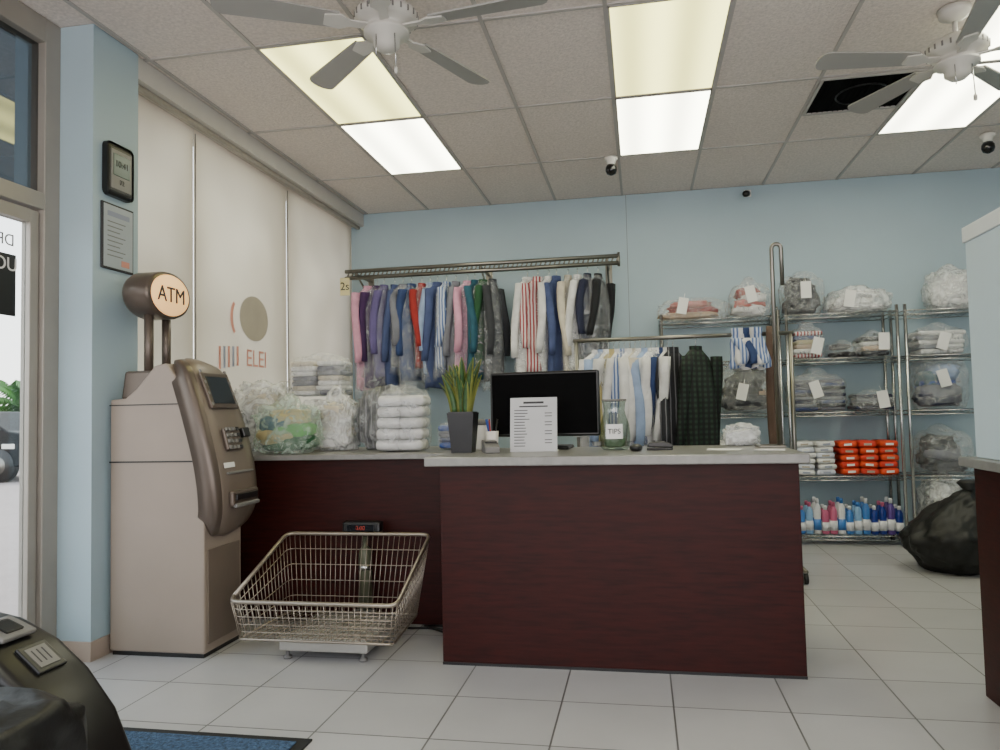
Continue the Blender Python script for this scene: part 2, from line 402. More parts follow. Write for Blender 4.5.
# ---------------------------------------------------------------- ceiling fans
def fan(cx, cy, zb, phase, Rk=1.0):
    b = B("ceiling_fan")
    b.lathe([(.02, 0), (.075, 0), (.07, -.035), (.03, -.06), (.018, -.065)], (cx, cy, CZ - .002), mFanW)
    b.lathe([(.012, 0), (.012, -(CZ - zb - .09))], (cx, cy, CZ - .05), mFanW, 12)
    b.lathe([(.02, .12), (.06, .11), (.07, .09), (.125, .075), (.14, .05), (.14, .03), (.12, .015), (.09, .005), (.085, -.01), (.1, -.02), (.1, -.035), (.06, -.05), (.058, -.085), (.035, -.105), (.008, -.11)], (cx, cy, zb), mFanW, 32)
    for k in range(24):
        a = 2 * pi * k / 24; b.box(.128, .142, -.004, .004, .028, .052, mGrey, MX=Matrix.Translation((cx, cy, zb)) @ Matrix.Rotation(a, 4, 'Z'))
    for k in range(5):
        a = math.radians(phase + 72 * k)
        MX = Matrix.Translation((cx, cy, zb)) @ Matrix.Rotation(a, 4, 'Z') @ Matrix.Rotation(math.radians(11), 4, 'X') @ Matrix.Diagonal((Rk, 1, 1, 1))
        pts = [(.21, -.048), (.21, .048)]
        for i in range(9):
            t = pi / 2 - i * pi / 8; pts.append((.68 + .045 * math.cos(t), .066 * math.sin(t)))
        b.prism(pts, 'z', .0, .008, mFanB, MX=MX)
        b.prism([(.08, -.02), (.16, -.018), (.2, -.045), (.27, -.03), (.27, .03), (.2, .045), (.16, .018), (.08, .02)], 'z', -.008, .0, mFanW, MX=MX)
    b.tube([(cx + .05, cy - .04, zb - .05), (cx + .055, cy - .045, zb - .2)], .003, mChrome, 5)
    b.lathe([(.003, 0), (.009, -.01), (.009, -.03), (.003, -.035)], (cx + .055, cy - .045, zb - .2), mFanW, 10)
    b.tube([(cx - .03, cy - .05, zb - .05), (cx - .03, cy - .055, zb - .15)], .003, mChrome, 5)
    b.build()
fan(-1.05, 3.08, 2.82, -6)
fan(1.57, 3.95, 2.80, 46, .94)

# ---------------------------------------------------------------- counters
b = B("reception_counter")
b.box(-.905, .635, 3.30, 3.95, .0, .885, mWood, .003)
b.box(-.955, .665, 3.22, 4.02, .885, .925, mTop, .005)
b.box(-.905, .635, 3.297, 3.30, .0, .012, mDark)
b.build()
b = B("side_counter")
b.box(-2.5, -.91, 3.9, 4.6, 0, .88, mWood, .003)
b.box(-2.6, -.96, 3.84, 4.68, .88, .91, mTop, .005)
b.build()
b = B("service_counter")
b.box(1.255, 2.6, 1.4, 3.2, 0, .87, mWood, .003); b.box(1.215, 2.66, 1.34, 3.24, .87, .905, mTop, .005); b.build()
b = B("wall_partition"); b.box(1.262, 2.6, 2.2, 3.19, .906, 1.74, mWallB, .003); b.box(1.255, 2.605, 2.19, 3.2, 1.74, 1.80, M("partition_cap", (214, 220, 222), .5), .004); b.build()

# ---------------------------------------------------------------- ATM
b = B("atm_machine")
body = [(-2.5, .02), (-2.0, .02), (-2.0, .95), (-2.05, 1.16), (-2.13, 1.3), (-2.2, 1.39), (-2.26, 1.38), (-2.36, 1.27), (-2.42, 1.225), (-2.5, 1.22)]
b.prism(body, 'y', 3.235, 3.565, mATM, .008)
b.box(-2.49, -2.01, 3.245, 3.555, 0, .02, mDark)
b.box(-2.502, -2.005, 3.231, 3.236, .915, .922, mDark); b.box(-2.502, -2.05, 3.231, 3.236, 1.19, 1.195, mDark)
b.box(-2.001, -1.994, 3.26, 3.54, .06, .5, mATM3, .003)
prof = [(-2.24, 1.405), (-2.17, 1.41), (-2.09, 1.36), (-2.03, 1.23), (-1.985, 1.1), (-1.95, .98), (-1.925, .86), (-1.915, .76), (-1.92, .67), (-1.95, .6), (-1.99, .56), (-2.03, .55)]
def cr(t):
    n = len(prof) - 1; f = min(t * n, n - 1e-6); i = int(f); u = f - i
    P = [Vector((prof[max(0, min(n, k))][0], 0, prof[max(0, min(n, k))][1])) for k in (i - 1, i, i + 1, i + 2)]
    return .5 * ((2 * P[1]) + (P[2] - P[0]) * u + (2 * P[0] - 5 * P[1] + 4 * P[2] - P[3]) * u * u + (3 * P[1] - P[0] - 3 * P[2] + P[3]) * u ** 3)
yc = 3.4
def tng(t):
    return (cr(max(0, t - .02)) - cr(min(1, t + .02))).normalized()
def fascia(scale, off, depth, mat, t0=0., t1=1.):
    rings = []
    for i in range(41):
        s_ = i / 40; t = t0 + (t1 - t0) * s_
        w = .20 * scale * max(.02, (1 - abs(2 * s_ - 1) ** 2.6)) ** .5
        T = tng(t); N = Vector((T.z, 0, -T.x))
        c = cr(t) + N * off
        ring = []
        for (yy, dd) in ((-1, -depth), (-1, -.03), (-.97, -.012), (-.9, -.003), (-.5, .004), (0, .006), (.5, .004), (.9, -.003), (.97, -.012), (1, -.03), (1, -depth)):
            p = c + N * dd; ring.append(Vector((p.x, yc + yy * w, p.z)))
        rings.append(ring)
    b.loft(rings, mat)
fascia(1, 0, .10, mATM2)
fascia(.84, .006, .03, mATM3, .06, .94)
def fbox(t, y0, y1, h, d0, d1, mat, bev=.003):
    T = tng(t); N = Vector((T.z, 0, -T.x))
    c = cr(t); MX = frame((c.x, yc, c.z), (0, 1, 0), T, N)
    b.box(y0, y1, -h / 2, h / 2, d0, d1, mat, bev, MX=MX)
fbox(.26, -.12, .12, .19, .01, .026, mATM2, .006); fbox(.26, -.095, .095, .145, .02, .028, mScreen)
for i in range(4):
    for sgn in (-1, 1): fbox(.20 + .035 * i, sgn * .107 - .007, sgn * .107 + .007, .016, .02, .03, mGrey, .002)
fbox(.43, -.09, .05, .11, .012, .03, mATM2, .006)
for r in range(4):
    for c in range(4): fbox(.395 + .022 * r, -.08 + c * .032, -.056 + c * .032, .018, .028, .036, mGrey if c < 3 else mDark, .003)
fbox(.41, .07, .13, .05, .012, .04, mDark, .006)
fbox(.55, -.12, .12, .012, .012, .022, mGrey)
fbox(.66, -.12, .12, .075, .01, .04, mATM2, .012); fbox(.655, -.1, .1, .03, .035, .048, mDark, .004); fbox(.69, -.11, .11, .02, .03, .052, mGrey, .006)
fbox(.52, -.13, -.04, .025, .012, .016, mPaper, .001)
for yy in (3.33, 3.47): b.tube([(-2.36, yy, 1.30), (-2.36, yy, 1.68)], .022, mATM2, 12)
b.prism([(-2.47, 1.22), (-2.3, 1.22), (-2.24, 1.30), (-2.24, 1.36), (-2.45, 1.36)], 'y', 3.27, 3.53, mATM2, .012)
def oval(x, k, seg=36): return [Vector((x, yc + k * .175 * math.cos(2 * pi * i / seg), 1.745 + k * .12 * math.sin(2 * pi * i / seg))) for i in range(seg)]
b.loft([oval(-2.45, .8), oval(-2.44, .93), oval(-2.42, 1), oval(-2.31, 1), oval(-2.29, .96)], mATM2)
b.loft([oval(-2.292, .88), oval(-2.282, .84)], mATMlit)
b.text("ATM", .11, mInk, frame((-2.281, yc, 1.743), (0, 1, 0), (0, 0, 1), (1, 0, 0)), .002)
b.build((-.035, .0, 0))

b = B("wall_clock")
MX = frame((XC, 3.30, 2.365), (0, 1, 0), (0, 0, 1), (1, 0, 0))
b.box(-.1, .1, -.135, .135, 0, .03, mDark, .028, MX=MX, seg=4); b.box(-.075, .075, -.1, .1, .028, .034, mGrey, .004, MX=MX); b.box(-.06, .06, -.03, .08, .033, .036, mGreenD, .002, MX=MX)
b.text("10:41", .045, mInk, MX @ Matrix.Translation((0, .03, .037)), .0005); b.text("72", .035, mInk, MX @ Matrix.Translation((0, -.06, .037)), .0005)
b.build()
b = B("framed_certificate")
MX = frame((XC, 3.305, 2.03), (0, 1, 0), (0, 0, 1), (1, 0, 0))
b.box(-.115, .115, -.165, .165, 0, .012, mInk, .003, MX=MX); b.box(-.105, .105, -.155, .155, .012, .014, M("certificate_paper", (160, 168, 174), .3), MX=MX)
b.box(-.08, .08, .1, .125, .014, .0145, mPBlue, MX=MX)
for i in range(8): b.box(-.08, .05 - (i % 3) * .02, .07 - i * .024, .075 - i * .024, .014, .0145, mGrey, MX=MX)
b.box(.02, .08, -.14, -.11, .014, .0145, mRed, MX=MX)
b.build()

# ---------------------------------------------------------------- scale + wire basket
b = B("platform_scale")
b.box(-1.68, -1.25, 3.27, 3.74, .04, .1, M("scale_steel", (176, 174, 170), .4, metal=.4), .008)
for x in (-1.65, -1.28):
    for y in (3.3, 3.71): b.lathe([(.02, 0), (.02, .012), (.009, .015), (.009, .045)], (x, y, 0), mGrey, 12)
b.box(-1.52, -1.4, 3.72, 3.80, .05, .1, mGrey, .004)
b.lathe([(.035, 0), (.035, .3), (.03, .33), (.012, .35), (.012, .42)], (-1.46, 3.81, .08), mOlive, 20)
b.lathe([(.02, 0), (.038, .005), (.038, .03), (.02, .035)], (-1.46, 3.81, .3), mChrome, 16)
b.box(-1.57, -1.36, 3.76, 3.83, .5, .56, mDark, .012, MX=None); b.box(-1.54, -1.39, 3.755, 3.761, .512, .545, mScreen, .002)
b.text("0.00", .03, mRed2, frame((-1.465, 3.754, .528), (1, 0, 0), (0, 0, 1), (0, -1, 0)), .001)
b.build()
b = B("wire_basket")
wm = M("basket_wire", (160, 150, 138), .38, metal=.8, var=.1)
rc = [Vector((-1.87, 3.17, .285)), Vector((-1.075, 3.17, .285)), Vector((-1.085, 3.75, .50)), Vector((-1.875, 3.75, .50))]
bc = [Vector((-1.835, 3.19, .113)), Vector((-1.10, 3.19, .113)), Vector((-1.14, 3.68, .113)), Vector((-1.82, 3.68, .113))]
def rcor(c, k=.06):
    out = []
    for i in range(4):
        p = c[i]; a = (c[i - 1] - p).normalized(); d = (c[(i + 1) % 4] - p).normalized()
        for j in range(5):
            u = j / 4; out.append((p + a * k) * (1 - u) ** 2 + p * 2 * u * (1 - u) + (p + d * k) * u * u)
    out.append(out[0]); return out
b.tube(rcor(rc, .045), .010, wm, 8); b.tube(rcor([p * 1 for p in bc], .03), .006, wm, 6)
def lerp(a, c, t): return a + (c - a) * t
for lv in (.2, .4, .6, .8):
    b.tube(rcor([lerp(bc[i], rc[i], lv) for i in range(4)], .04), .0022, wm, 5)
for i in range(4):
    j = (i + 1) % 4; n = 26 if i % 2 == 0 else 15
    for k in range(n + 1):
        t = .02 + .96 * k / n; p0 = lerp(bc[i], bc[j], t); p1 = lerp(rc[i], rc[j], t); b.tube([p0, p1], .002, wm, 5)
for k in range(27):
    t = k / 26; b.tube([lerp(bc[0], bc[1], t), lerp(bc[3], bc[2], t)], .002, wm, 5)
for k in range(9):
    t = k / 8; b.tube([lerp(bc[0], bc[3], t), lerp(bc[1], bc[2], t)], .0024, wm, 5)
b.build()
b = B("power_cable")
b.tube([(-1.4, 3.86, .008), (-1.25, 3.8, .008), (-1.1, 3.82, .008), (-1.0, 3.78, .008), (-.95, 3.83, .008), (-1.05, 3.86, .008), (-1.15, 3.84, .012), (-1.02, 3.74, .012), (-.93, 3.74, .01)], .006, mDark, 6); b.build()

# ---------------------------------------------------------------- things on the main counter
CT = .925
b = B("snake_plant")
px, py = -.868, 3.62
r4 = lambda h, z: [Vector((px + sx * h, py + sy * h, z)) for sx, sy in ((-1, -1), (1, -1), (1, 1), (-1, 1))]
b.loft([r4(.05, CT), r4(.066, CT + .195)], mPot, smooth=False); b.loft([r4(.06, CT + .19), r4(.06, CT + .2)], mDark, smooth=False)
for i in range(24):
    a = i * 2.4; r0 = .012 + .035 * R.random(); h = R.uniform(.15, .29); lean = R.uniform(.02, .08); w = R.uniform(.017, .026)
    x0, y0 = px + r0 * math.cos(a), py + r0 * math.sin(a); d = Vector((math.cos(a), math.sin(a), 0)); rot = R.uniform(-.8, .8); sd = Vector((math.cos(rot), math.sin(rot), 0)); nn = Vector((-sd.y, sd.x, 0))
    for kk, (mt, wk, th) in enumerate(((mLeafE, 1.1, .0016), (mLeaf, .93, .003))):
        rings = []
        for j in range(8):
            t = j / 7; c = Vector((x0, y0, CT + .19 + h * t)) + d * lean * t * t; ww = w * wk * (math.sin(pi * (.25 + .74 * t)) ** .7 + .02)
            rings.append([c + sd * ww + nn * .003, c + nn * th, c - sd * ww + nn * .003, c - nn * th])
        b.loft(rings, mt)
b.build()
b = B("computer_monitor")
MX = Matrix.Translation((-.49, 3.84, 0)) @ Matrix.Rotation(math.radians(-3), 4, 'Z')
b.box(-.285, .285, -.012, .022, .99, 1.325, mDark, .01, MX=MX); b.box(-.272, .272, -.0145, -.012, 1.005, 1.312, mVent, .001, MX=MX)
b.box(-.18, .18, .02, .06, 1.04, 1.27, mDark, .02, MX=MX)
b.prism([(-.035, .94), (.035, .94), (.028, 1.1), (-.028, 1.1)], 'y', .03, .05, mDark, .004, MX=MX)
b.box(-.13, .13, -.07, .13, CT, CT + .018, mDark, .008, MX=MX); b.build()
b = B("notice_sign")
MX = Matrix.Translation((-.517, 3.6, CT)) @ Matrix.Rotation(math.radians(-9), 4, 'X')
b.box(-.115, .115, -.003, .003, 0, .265, M("notice_paper", (186, 186, 188), .7), .001, MX=MX)
b.box(-.05, .05, -.0042, -.003, .235, .245, mInk, MX=MX); b.box(-.07, .07, -.0042, -.003, .218, .224, mInk, MX=MX)
for i in range(13):
    w = .02 + .04 * R.random()
    b.box(-.095, -.095 + w + .03, -.0042, -.003, .2 - i * .0145, .2035 - i * .0145, mInk, MX=MX)
    if i % 3: b.box(.055, .09, -.0042, -.003, .2 - i * .0145, .2035 - i * .0145, mInk, MX=MX)
b.box(-.115, .115, 0, .09, 0, .004, mPaper, MX=Matrix.Translation((-.517, 3.6, CT)))
b.build()
b = B("tip_jar")
jx, jy = -.13, 3.7
jg = glassmat("jar_glass", (216, 226, 220), .12)
b.lathe([(.056, 0), (.068, .01), (.074, .06), (.07, .12), (.054, .17), (.05, .19), (.054, .225), (.058, .235)], (jx, jy, CT), jg, 28)
b.lathe([(.058, .235), (.061, .24), (.058, .245)], (jx, jy, CT), mGrey, 28)
rr = [[Vector((jx + .0755 * math.cos(a), jy + .0755 * math.sin(a), z)) for a in [-pi / 2 - .55 + i * .11 for i in range(11)]] for z in (CT + .055, CT + .125)]
b.loft(rr, mPaper, cap=False, closed=False)
b.text("TIPS", .034, mInk, frame((jx, jy - .078, CT + .09), (1, 0, 0), (0, 0, 1), (0, -1, 0)), .001)
b.blob((jx, jy, CT + .035), (.05, .05, .026), C("money", (104, 122, 96)), seed=3, sub=3, amp=.3)
b.build()
b = B("card_terminal")
MX = Matrix.Translation((-.72, 3.56, CT)) @ Matrix.Rotation(math.radians(20), 4, 'Z')
b.prism([(-.07, 0), (.07, 0), (.07, .03), (.02, .045), (-.07, .06)], 'x', -.035, .035, mGrey, .004, MX=MX @ Matrix.Rotation(pi, 4, 'Z')); b.box(-.028, .028, -.02, .04, .048, .055, mDark, .002, MX=MX)
b.build()
b = B("pen_cup"); b.lathe([(.028, 0), (.034, .1), (.031, .1), (.026, .005)], (-.74, 3.70, CT), mWhiteP, 20)
for i in range(5): b.tube([(-.74 + R.uniform(-.01, .01), 3.70, CT + .02), (-.74 + R.uniform(-.03, .03), 3.70 + R.uniform(-.03, .03), CT + .16)], .004, (mDark, blue, red)[i % 3], 6)
b.build()
b = B("lidded_jar"); b.lathe([(.038, 0), (.042, .01), (.042, .12), (.038, .13)], (-.83, 3.86, CT), mWhiteP, 20); b.lathe([(.044, .13), (.044, .15), (.01, .16)], (-.83, 3.86, CT), mGrey, 20); b.build()
b = B("stapler"); b.box(.02, .14, 3.6, 3.635, CT, CT + .012, mDark, .004); b.prism([(.02, .02), (.14, .016), (.14, .03), (.1, .045), (.03, .04)], 'y', 3.603, 3.632, mDark, .004, MX=Matrix.Translation((0, 0, CT - .004))); b.build()
b = B("computer_mouse"); b.blob((-.03, 3.56, CT + .016), (.03, .05, .018), mDark, power=.9, amp=0, sub=3); b.build()
b = B("pen"); b.tube([(.48, 3.45, CT + .006), (.6, 3.4, CT + .006)], .004, mWhiteP, 8); b.build()
b = B("garment_hook_stand")
arch = [(.664 - .022 * math.cos(a), 3.78, 1.88 + .022 * math.sin(a)) for a in [i * pi / 8 for i in range(9)]]
b.tube([(.642, 3.78, CT + .01), (.642, 3.78, 1.88)] + arch[1:] + [(.686, 3.78, 1.70)], .010, mSteel, 10)
b.tube([(.657, 3.8, CT + .01), (.657, 3.8, 1.6)], .007, mSteel, 8)
b.tube([(.642, 3.78, 1.58), (.657, 3.8, 1.59)], .008, mChrome, 8)
b.box(.54, .66, 3.7, 3.86, CT, CT + .01, mSteel, .003); b.build()
b = B("laundry_bag"); b.blob((.49, 3.945, CT + .05), (.09, .06, .055), mFilmW, seed=11, amp=.2, spike=.3); b.blob((.49, 3.945, CT + .04), (.08, .05, .04), white, seed=5, sub=3, amp=.2); b.build()
b = B("receipt_paper"); b.raw([(.28, 3.5, CT + .002), (.42, 3.47, CT + .002), (.45, 3.58, CT + .004), (.3, 3.62, CT + .006)], [[0, 1, 2, 3]], mPaper); b.build()

# ---------------------------------------------------------------- bags
def stack(b, cx, cy, z0, w, d, h, mats, n, jit=.01):
    t = h / n
    for i in range(n):
        dx = R.uniform(-jit, jit); dy = R.uniform(-jit, jit); sw = w * R.uniform(.9, 1)
        MX = Matrix.Translation((cx + dx, cy + dy, z0 + t * (i + .5))) @ Matrix.Rotation(R.uniform(-.06, .06), 4, 'Z')
        b.box(-sw / 2, sw / 2, -d / 2, d / 2, -t * .5, t * .5, mats[i % len(mats)], t * .42, MX=MX, seg=3, smooth=True)
def bag(cx, cy, z0, w, d, h, mats, n=6, film=None, tag=True, spike=.35, cols=1, name="laundry_bag", seed=None, lump=False, amp=.12):
    b = B(name); film = film or mFilm; seed = seed if seed is not None else R.randint(1, 99)
    iw = w * .88 / cols
    if lump:
        for i in range(n):
            t = i / max(1, n - 1); a = R.uniform(0, 6)
            b.blob((cx + math.cos(a) * w * .08, cy - d * .05 + math.sin(a) * d * .05, z0 + h * (.23 + .52 * t)), (w * .42 * (1 - .3 * t), d * .38, h * .2), mats[i % len(mats)], power=.7, amp=.25, freq=2.5, seed=seed + i, sub=3)
    else:
        for c in range(cols):
            stack(b, cx + (c - (cols - 1) / 2) * iw, cy, z0 + .008, iw * .97, d * .78, h * .86, [mats[(k * cols + c) % len(mats)] for k in range(n)], n)
    b.blob((cx, cy, z0 + h * .5), (w * .5, d * .5, h * .56), film, power=.6, amp=amp, freq=2.6, seed=seed, spike=spike, sub=5)
    if tag:
        MX = Matrix.Translation((cx + R.uniform(-.2, .3) * w, cy - d * .54, z0 + h * R.uniform(.4, .7))) @ Matrix.Rotation(R.uniform(-.3, .3), 4, 'Y')
        b.box(-.04, .04, -.002, .0, -.075, .06, mPaper, MX=MX)
        b.tube([MX @ Vector((0, 0, .05)), MX @ Vector((0, .03, .1))], .002, mWhiteP, 4)
    b.build()
ST = .912
bag(-2.3, 4.30, ST, .34, .36, .40, [white, cream, grey, white], 6, mFilmW, tag=False, lump=True, amp=.2, spike=.2)
bag(-1.99, 4.01, ST, .36, .28, .27, [green, khaki, lgreen, teal, khaki], 5, mFilmG, tag=False, spike=.5, lump=True, amp=.2)
bag(-1.82, 4.31, ST, .27, .27, .30, [white, cream, white], 5, mFilmW, tag=False, spike=.5, lump=True, amp=.2)
bag(-2.0, 4.50, ST + .33, .39, .26, .25, [white, grey, cream, white, grey], 7, mFilm, tag=False, cols=2, spike=.15)
bag(-2.07, 4.56, ST, .2, .2, .3, [white, cream], 5, mFilm, tag=False, spike=0)
b = B("garment_bag")
b.blob((-1.55, 4.42, ST + .18), (.15, .16, .20), sDark, power=.6, amp=.15, freq=2.5, seed=21)
b.blob((-1.55, 4.42, ST + .18), (.157, .168, .205), mFilm, power=.6, amp=.15, freq=2.5, seed=21); b.build()
b = B("towel_pack")
for c in range(2):
    for k in range(5):
        z = ST + .035 + k * .062; x = -1.40 + c * .13 + k * .004
        b.tube([(x - .06, 4.06, z), (x - .055, 4.03, z), (x + .055, 4.03, z), (x + .06, 4.06, z)], [.02, .03, .03, .02], white, 12)
        b.box(x - .062, x + .062, 4.04, 4.20, z - .03, z + .03, white, .025, seg=3, smooth=True)
b.blob((-1.335, 4.12, ST + .165), (.145, .12, .185), mFilm, power=.4, amp=.06, seed=9, spike=.15); b.build()
bag(-1.08, 4.25, ST, .16, .2, .15, [blue, slate, grey], 4, mFilm, tag=False)

# ---------------------------------------------------------------- clothes
def garment(b, x, y, z, L, rot, mat, w=.21, th=.04, seed=0, sleeve=True, film=None, hook=.07):
    MX = Matrix.Translation((x, y, z)) @ Matrix.Rotation(rot, 4, 'Z')
    rr = random.Random(seed); ph = rr.uniform(0, 6)
    def rings(grow, LL, rip):
        out = []
        for i in range(15):
            s_ = i / 14
            if s_ < .12: W = .035 + (w * .95 - .035) * (s_ / .12) ** .7
            else: W = w * (.9 + .12 * math.sin(s_ * 3 + ph) * .5 + .08 * s_)
            T = th * (.35 + 1.0 * min(1, s_ * 3)) + grow; W += grow
            zz = -.0 - LL * s_
            ring = []
            for k in range(30):
                a = 2 * pi * k / 30
                rp = 1 + rip * min(1, s_ * 1.6) * math.sin(5 * a + ph + s_ * 1.4) + .15 * noise.noise(Vector((k * .4, s_ * 3, seed)))
                ring.append(Vector((math.sin(a) * T * rp + .02 * math.sin(s_ * 4 + ph) * s_, math.cos(a) * W, zz + (.012 * math.sin(3 * a + ph) if s_ > .95 else 0))))
            out.append(ring)
        return out
    b.loft(rings(0, L, .38), mat, MX=MX)
    if sleeve:
        for sg in (-1, 1):
            rg = []
            for i in range(9):
                s_ = i / 8; c = Vector((.035 * math.sin(s_ * 3 + ph) + .02, sg * (w * .86 + .03 * s_), -.06 - L * .68 * s_)); 
                rg.append([c + Vector((math.sin(a) * (.035 - .008 * s_) * (1 + .2 * math.sin(3 * a + s_ * 6)), math.cos(a) * (.045 - .012 * s_), 0)) for a in [2 * pi * k / 14 for k in range(14)]])
            b.loft(rg, mat, MX=MX)
        b.loft([[Vector((math.sin(a) * .03, math.cos(a) * .05, q)) for a in [2 * pi * k / 14 for k in range(14)]] for q in (-.03, .012)], mat, cap=False, MX=MX)
    if film: b.loft(rings(.016, L * 1.1, .3), film, MX=MX)
    b.tube([MX @ Vector((0, 0, -.01)), MX @ Vector((0, 0, hook - .025)), MX @ Vector((0, .012, hook - .008)), MX @ Vector((0, .0, hook + .002)), MX @ Vector((0, -.012, hook - .008))], .002, mChrome, 5)

RY = 6.38
b = B("wall_clothes_rail")
for dz in (0, .06): b.tube([(-2.6, RY, 2.36 + dz), (-.15, RY, 2.36 + dz)], .018, mSteel, 10)
n = 60
for i in range(n):
    x = -2.58 + i * 2.41 / (n - 1); b.tube([(x, RY, 2.37), (x + .015, RY, 2.41)], .008, mSteel, 5)
for x in (-2.5, -1.35, -.25):
    b.tube([(x, RY, 2.39), (x, WY - .005, 2.39)], .014, mSteel, 8); b.tube([(x, RY + .03, 2.39), (x, WY - .01, 2.2)], .009, mSteel, 8); b.box(x - .03, x + .03, WY - .01, WY, 2.15, 2.45, mSteel, .003)
b.tube([(-.15, RY, 2.33), (-.15, RY, 2.45)], .012, mSteel, 8)
b.build()
b = B("number_tag"); b.box(-2.64, -2.55, RY - .03, RY - .027, 2.2, 2.36, M("tag_yellow", (206, 196, 150), .7)); b.text("2s", .1, mInk, frame((-2.595, RY - .031, 2.28), (1, 0, 0), (0, 0, 1), (0, -1, 0)), .001); b.build()
def rack(name, items, x0, x1, y, ztop, L0_, rotr, hook=.07, w=.21, jx=0):
    b = B(name)
    for i, (m, L, f) in enumerate(items):
        x = x0 + (x1 - x0) * (i + .5) / len(items) + R.uniform(-jx, jx)
        garment(b, x, y + R.uniform(-.02, .02), ztop - hook, L * L0_, math.radians(R.uniform(*rotr)), m, w=w * R.uniform(.85, 1.08), th=.034, seed=i * 7 + int(x0 * 10) + 50, film=f, hook=hook)
    return b
F = mFilmD
g1 = [(pink, 1.0, F), (purple, .98, F), (violet, .88, F), (slate, 1, None), (grey, .78, F), (jean, .92, F), (red, .8, F), (lblue, .86, F), (slate, 1.0, None), (sBlue, .82, F), (grey, .95, None), (pink, .9, F), (teal, .92, None), (green, .8, F), (dgrey, .95, F)]
rack("hanging_garments", g1, -2.43, -1.19, RY, 2.335, .92, (-42, -12), w=.155, jx=.015).build()
g2 = [(white, 1, F), (sRed, .88, None), (white, .95, F), (slate, .98, None), (cream, 1, F), (white, .88, F), (navy, .72, F), (black, .74, F)]
rack("hanging_garments", g2, -.98, -.27, RY, 2.335, .92, (-42, -12), w=.155, jx=.015).build()

GY = 5.2; GZ = 1.60
b = B("rolling_garment_rack")
b.tube([(-.45, GY, GZ), (1.0, GY, GZ)], .014, mSteel, 10)
for x in (-.43, .98):
    b.tube([(x, GY, .08), (x, GY, GZ)], .014, mSteel, 10); b.tube([(x, GY - .2, .08), (x, GY + .2, .08)], .014, mSteel, 8)
    for s_ in (-.18, .18): b.tube([(x - .012, GY + s_, .035), (x + .012, GY + s_, .035)], .033, mDark, 14)
b.tube([(-.43, GY, .12), (.98, GY, .12)], .012, mSteel, 8)
b.build()
g3 = [(white, .9, None), (lblue, .95, F), (white, 1, F), (khaki, .95, None), (white, 1, None), (sBlue, .9, F), (white, 1, None), (cream, 1, None), (white, .95, F), (lblue, 1, None), (white, 1, None), (white, .9, F), (jean, 1, None), (white, .95, None), (sDark, 1, None)]
b = rack("shirts_on_hangers", g3, -.3, .24, GY, GZ - .01, .85, (-50, -25), w=.17)
garment(b, .37, GY - .03, GZ - .08, .9, math.radians(-50), plaid, w=.15, th=.07, seed=4)
b.build()
b = B("hanging_scarf")
garment(b, .86, GY, GZ + .05, .85, math.radians(-60), mBrown, w=.045, th=.025, seed=9, sleeve=False, hook=-.03); b.build()
b = rack("hanging_ties", [(sBlue, .25, None), (white, .26, None), (jean, .25, None), (white, .26, None), (sBlue, .25, None)], .62, .79, GY, GZ + .04, 1, (-20, 10), w=.04, hook=.01); b.build()

# ---------------------------------------------------------------- wire shelving
RF = 6.36; RB = 6.74
SZ = [.08, .55, 1.06, 1.49, 1.85]
def wrack(x0, x1, zs, ztop):
    b = B("wire_shelving_rack")
    for x in (x0 + .015, x1 - .015):
        for y in (RF + .015, RB - .015):
            b.tube([(x, y, .02), (x, y, ztop)], .013, mChrome, 10); b.lathe([(.02, 0), (.02, .015), (.01, .02)], (x, y, 0), mDark, 10)
    for z in zs:
        for y in (RF + .01, RB - .01):
            b.tube([(x0, y, z), (x1, y, z)], .005, mChrome, 5); b.tube([(x0, y, z - .03), (x1, y, z - .03)], .004, mChrome, 5)
            k = 18
            b.tube([(x0 + (x1 - x0) * i / k, y, z - (.03 if i % 2 else 0)) for i in range(k + 1)], .0025, mChrome, 4)
        for x in (x0 + .01, x1 - .01): b.tube([(x, RF, z), (x, RB, z)], .005, mChrome, 5); b.tube([(x, RF, z - .03), (x, RB, z - .03)], .004, mChrome, 5)
        n = int((x1 - x0) / .03)
        for i in range(n): 
            x = x0 + .02 + (x1 - x0 - .04) * i / (n - 1); b.tube([(x, RF, z + .002), (x, RB, z + .002)], .0022, mChrome, 4)
    b.build()
wrack(.17, 1.13, SZ, 1.90); wrack(1.16, 2.02, SZ, 1.90); wrack(2.05, 2.95, SZ, 1.90)
SY = 6.55; e = .008
z = SZ[4] + e
bag(.46, SY, z, .60, .34, .17, [beige, red, rose], 3, spike=.2, lump=True); bag(.92, SY, z + .0, .34, .34, .27, [white, rose, white, red], 4, spike=.5, lump=True)
bag(1.33, SY, z, .34, .34, .33, [black, dgrey, black, dgrey], 5, spike=.2, lump=True); bag(1.76, SY, z, .50, .34, .19, [white, white, white], 3, mFilmW, lump=True)
bag(2.46, SY, z, .36, .34, .30, [white, white], 4, mFilmW, tag=False, lump=True)
z = SZ[3] + e
bag(1.35, SY, z, .26, .32, .25, [sRed, white, beige, khaki, slate], 6); bag(1.63, SY, z, .26, .3, .12, [black, dgrey], 2, tag=False, lump=True); bag(1.86, SY, z, .26, .3, .18, [dgrey, beige, white], 4)
bag(2.34, SY, z, .4, .34, .21, [white, white, grey, white], 5, cols=2)
z = SZ[2] + e
bag(.42, SY, z, .24, .32, .36, [white, white, cream], 9, tag=False); bag(.87, SY, z, .46, .34, .39, [dgrey, beige, black, black], 5, spike=.2, lump=True)
bag(1.41, SY, z, .46, .34, .29, [slate, grey, grey, dgrey, navy], 9, cols=2); bag(1.83, SY, z, .34, .34, .14, [navy, dgrey, grey], 4)
bag(2.34, SY, z, .4, .34, .38, [navy, grey, blue, teal, lblue], 5, spike=.5, lump=True)
z = SZ[1] + e
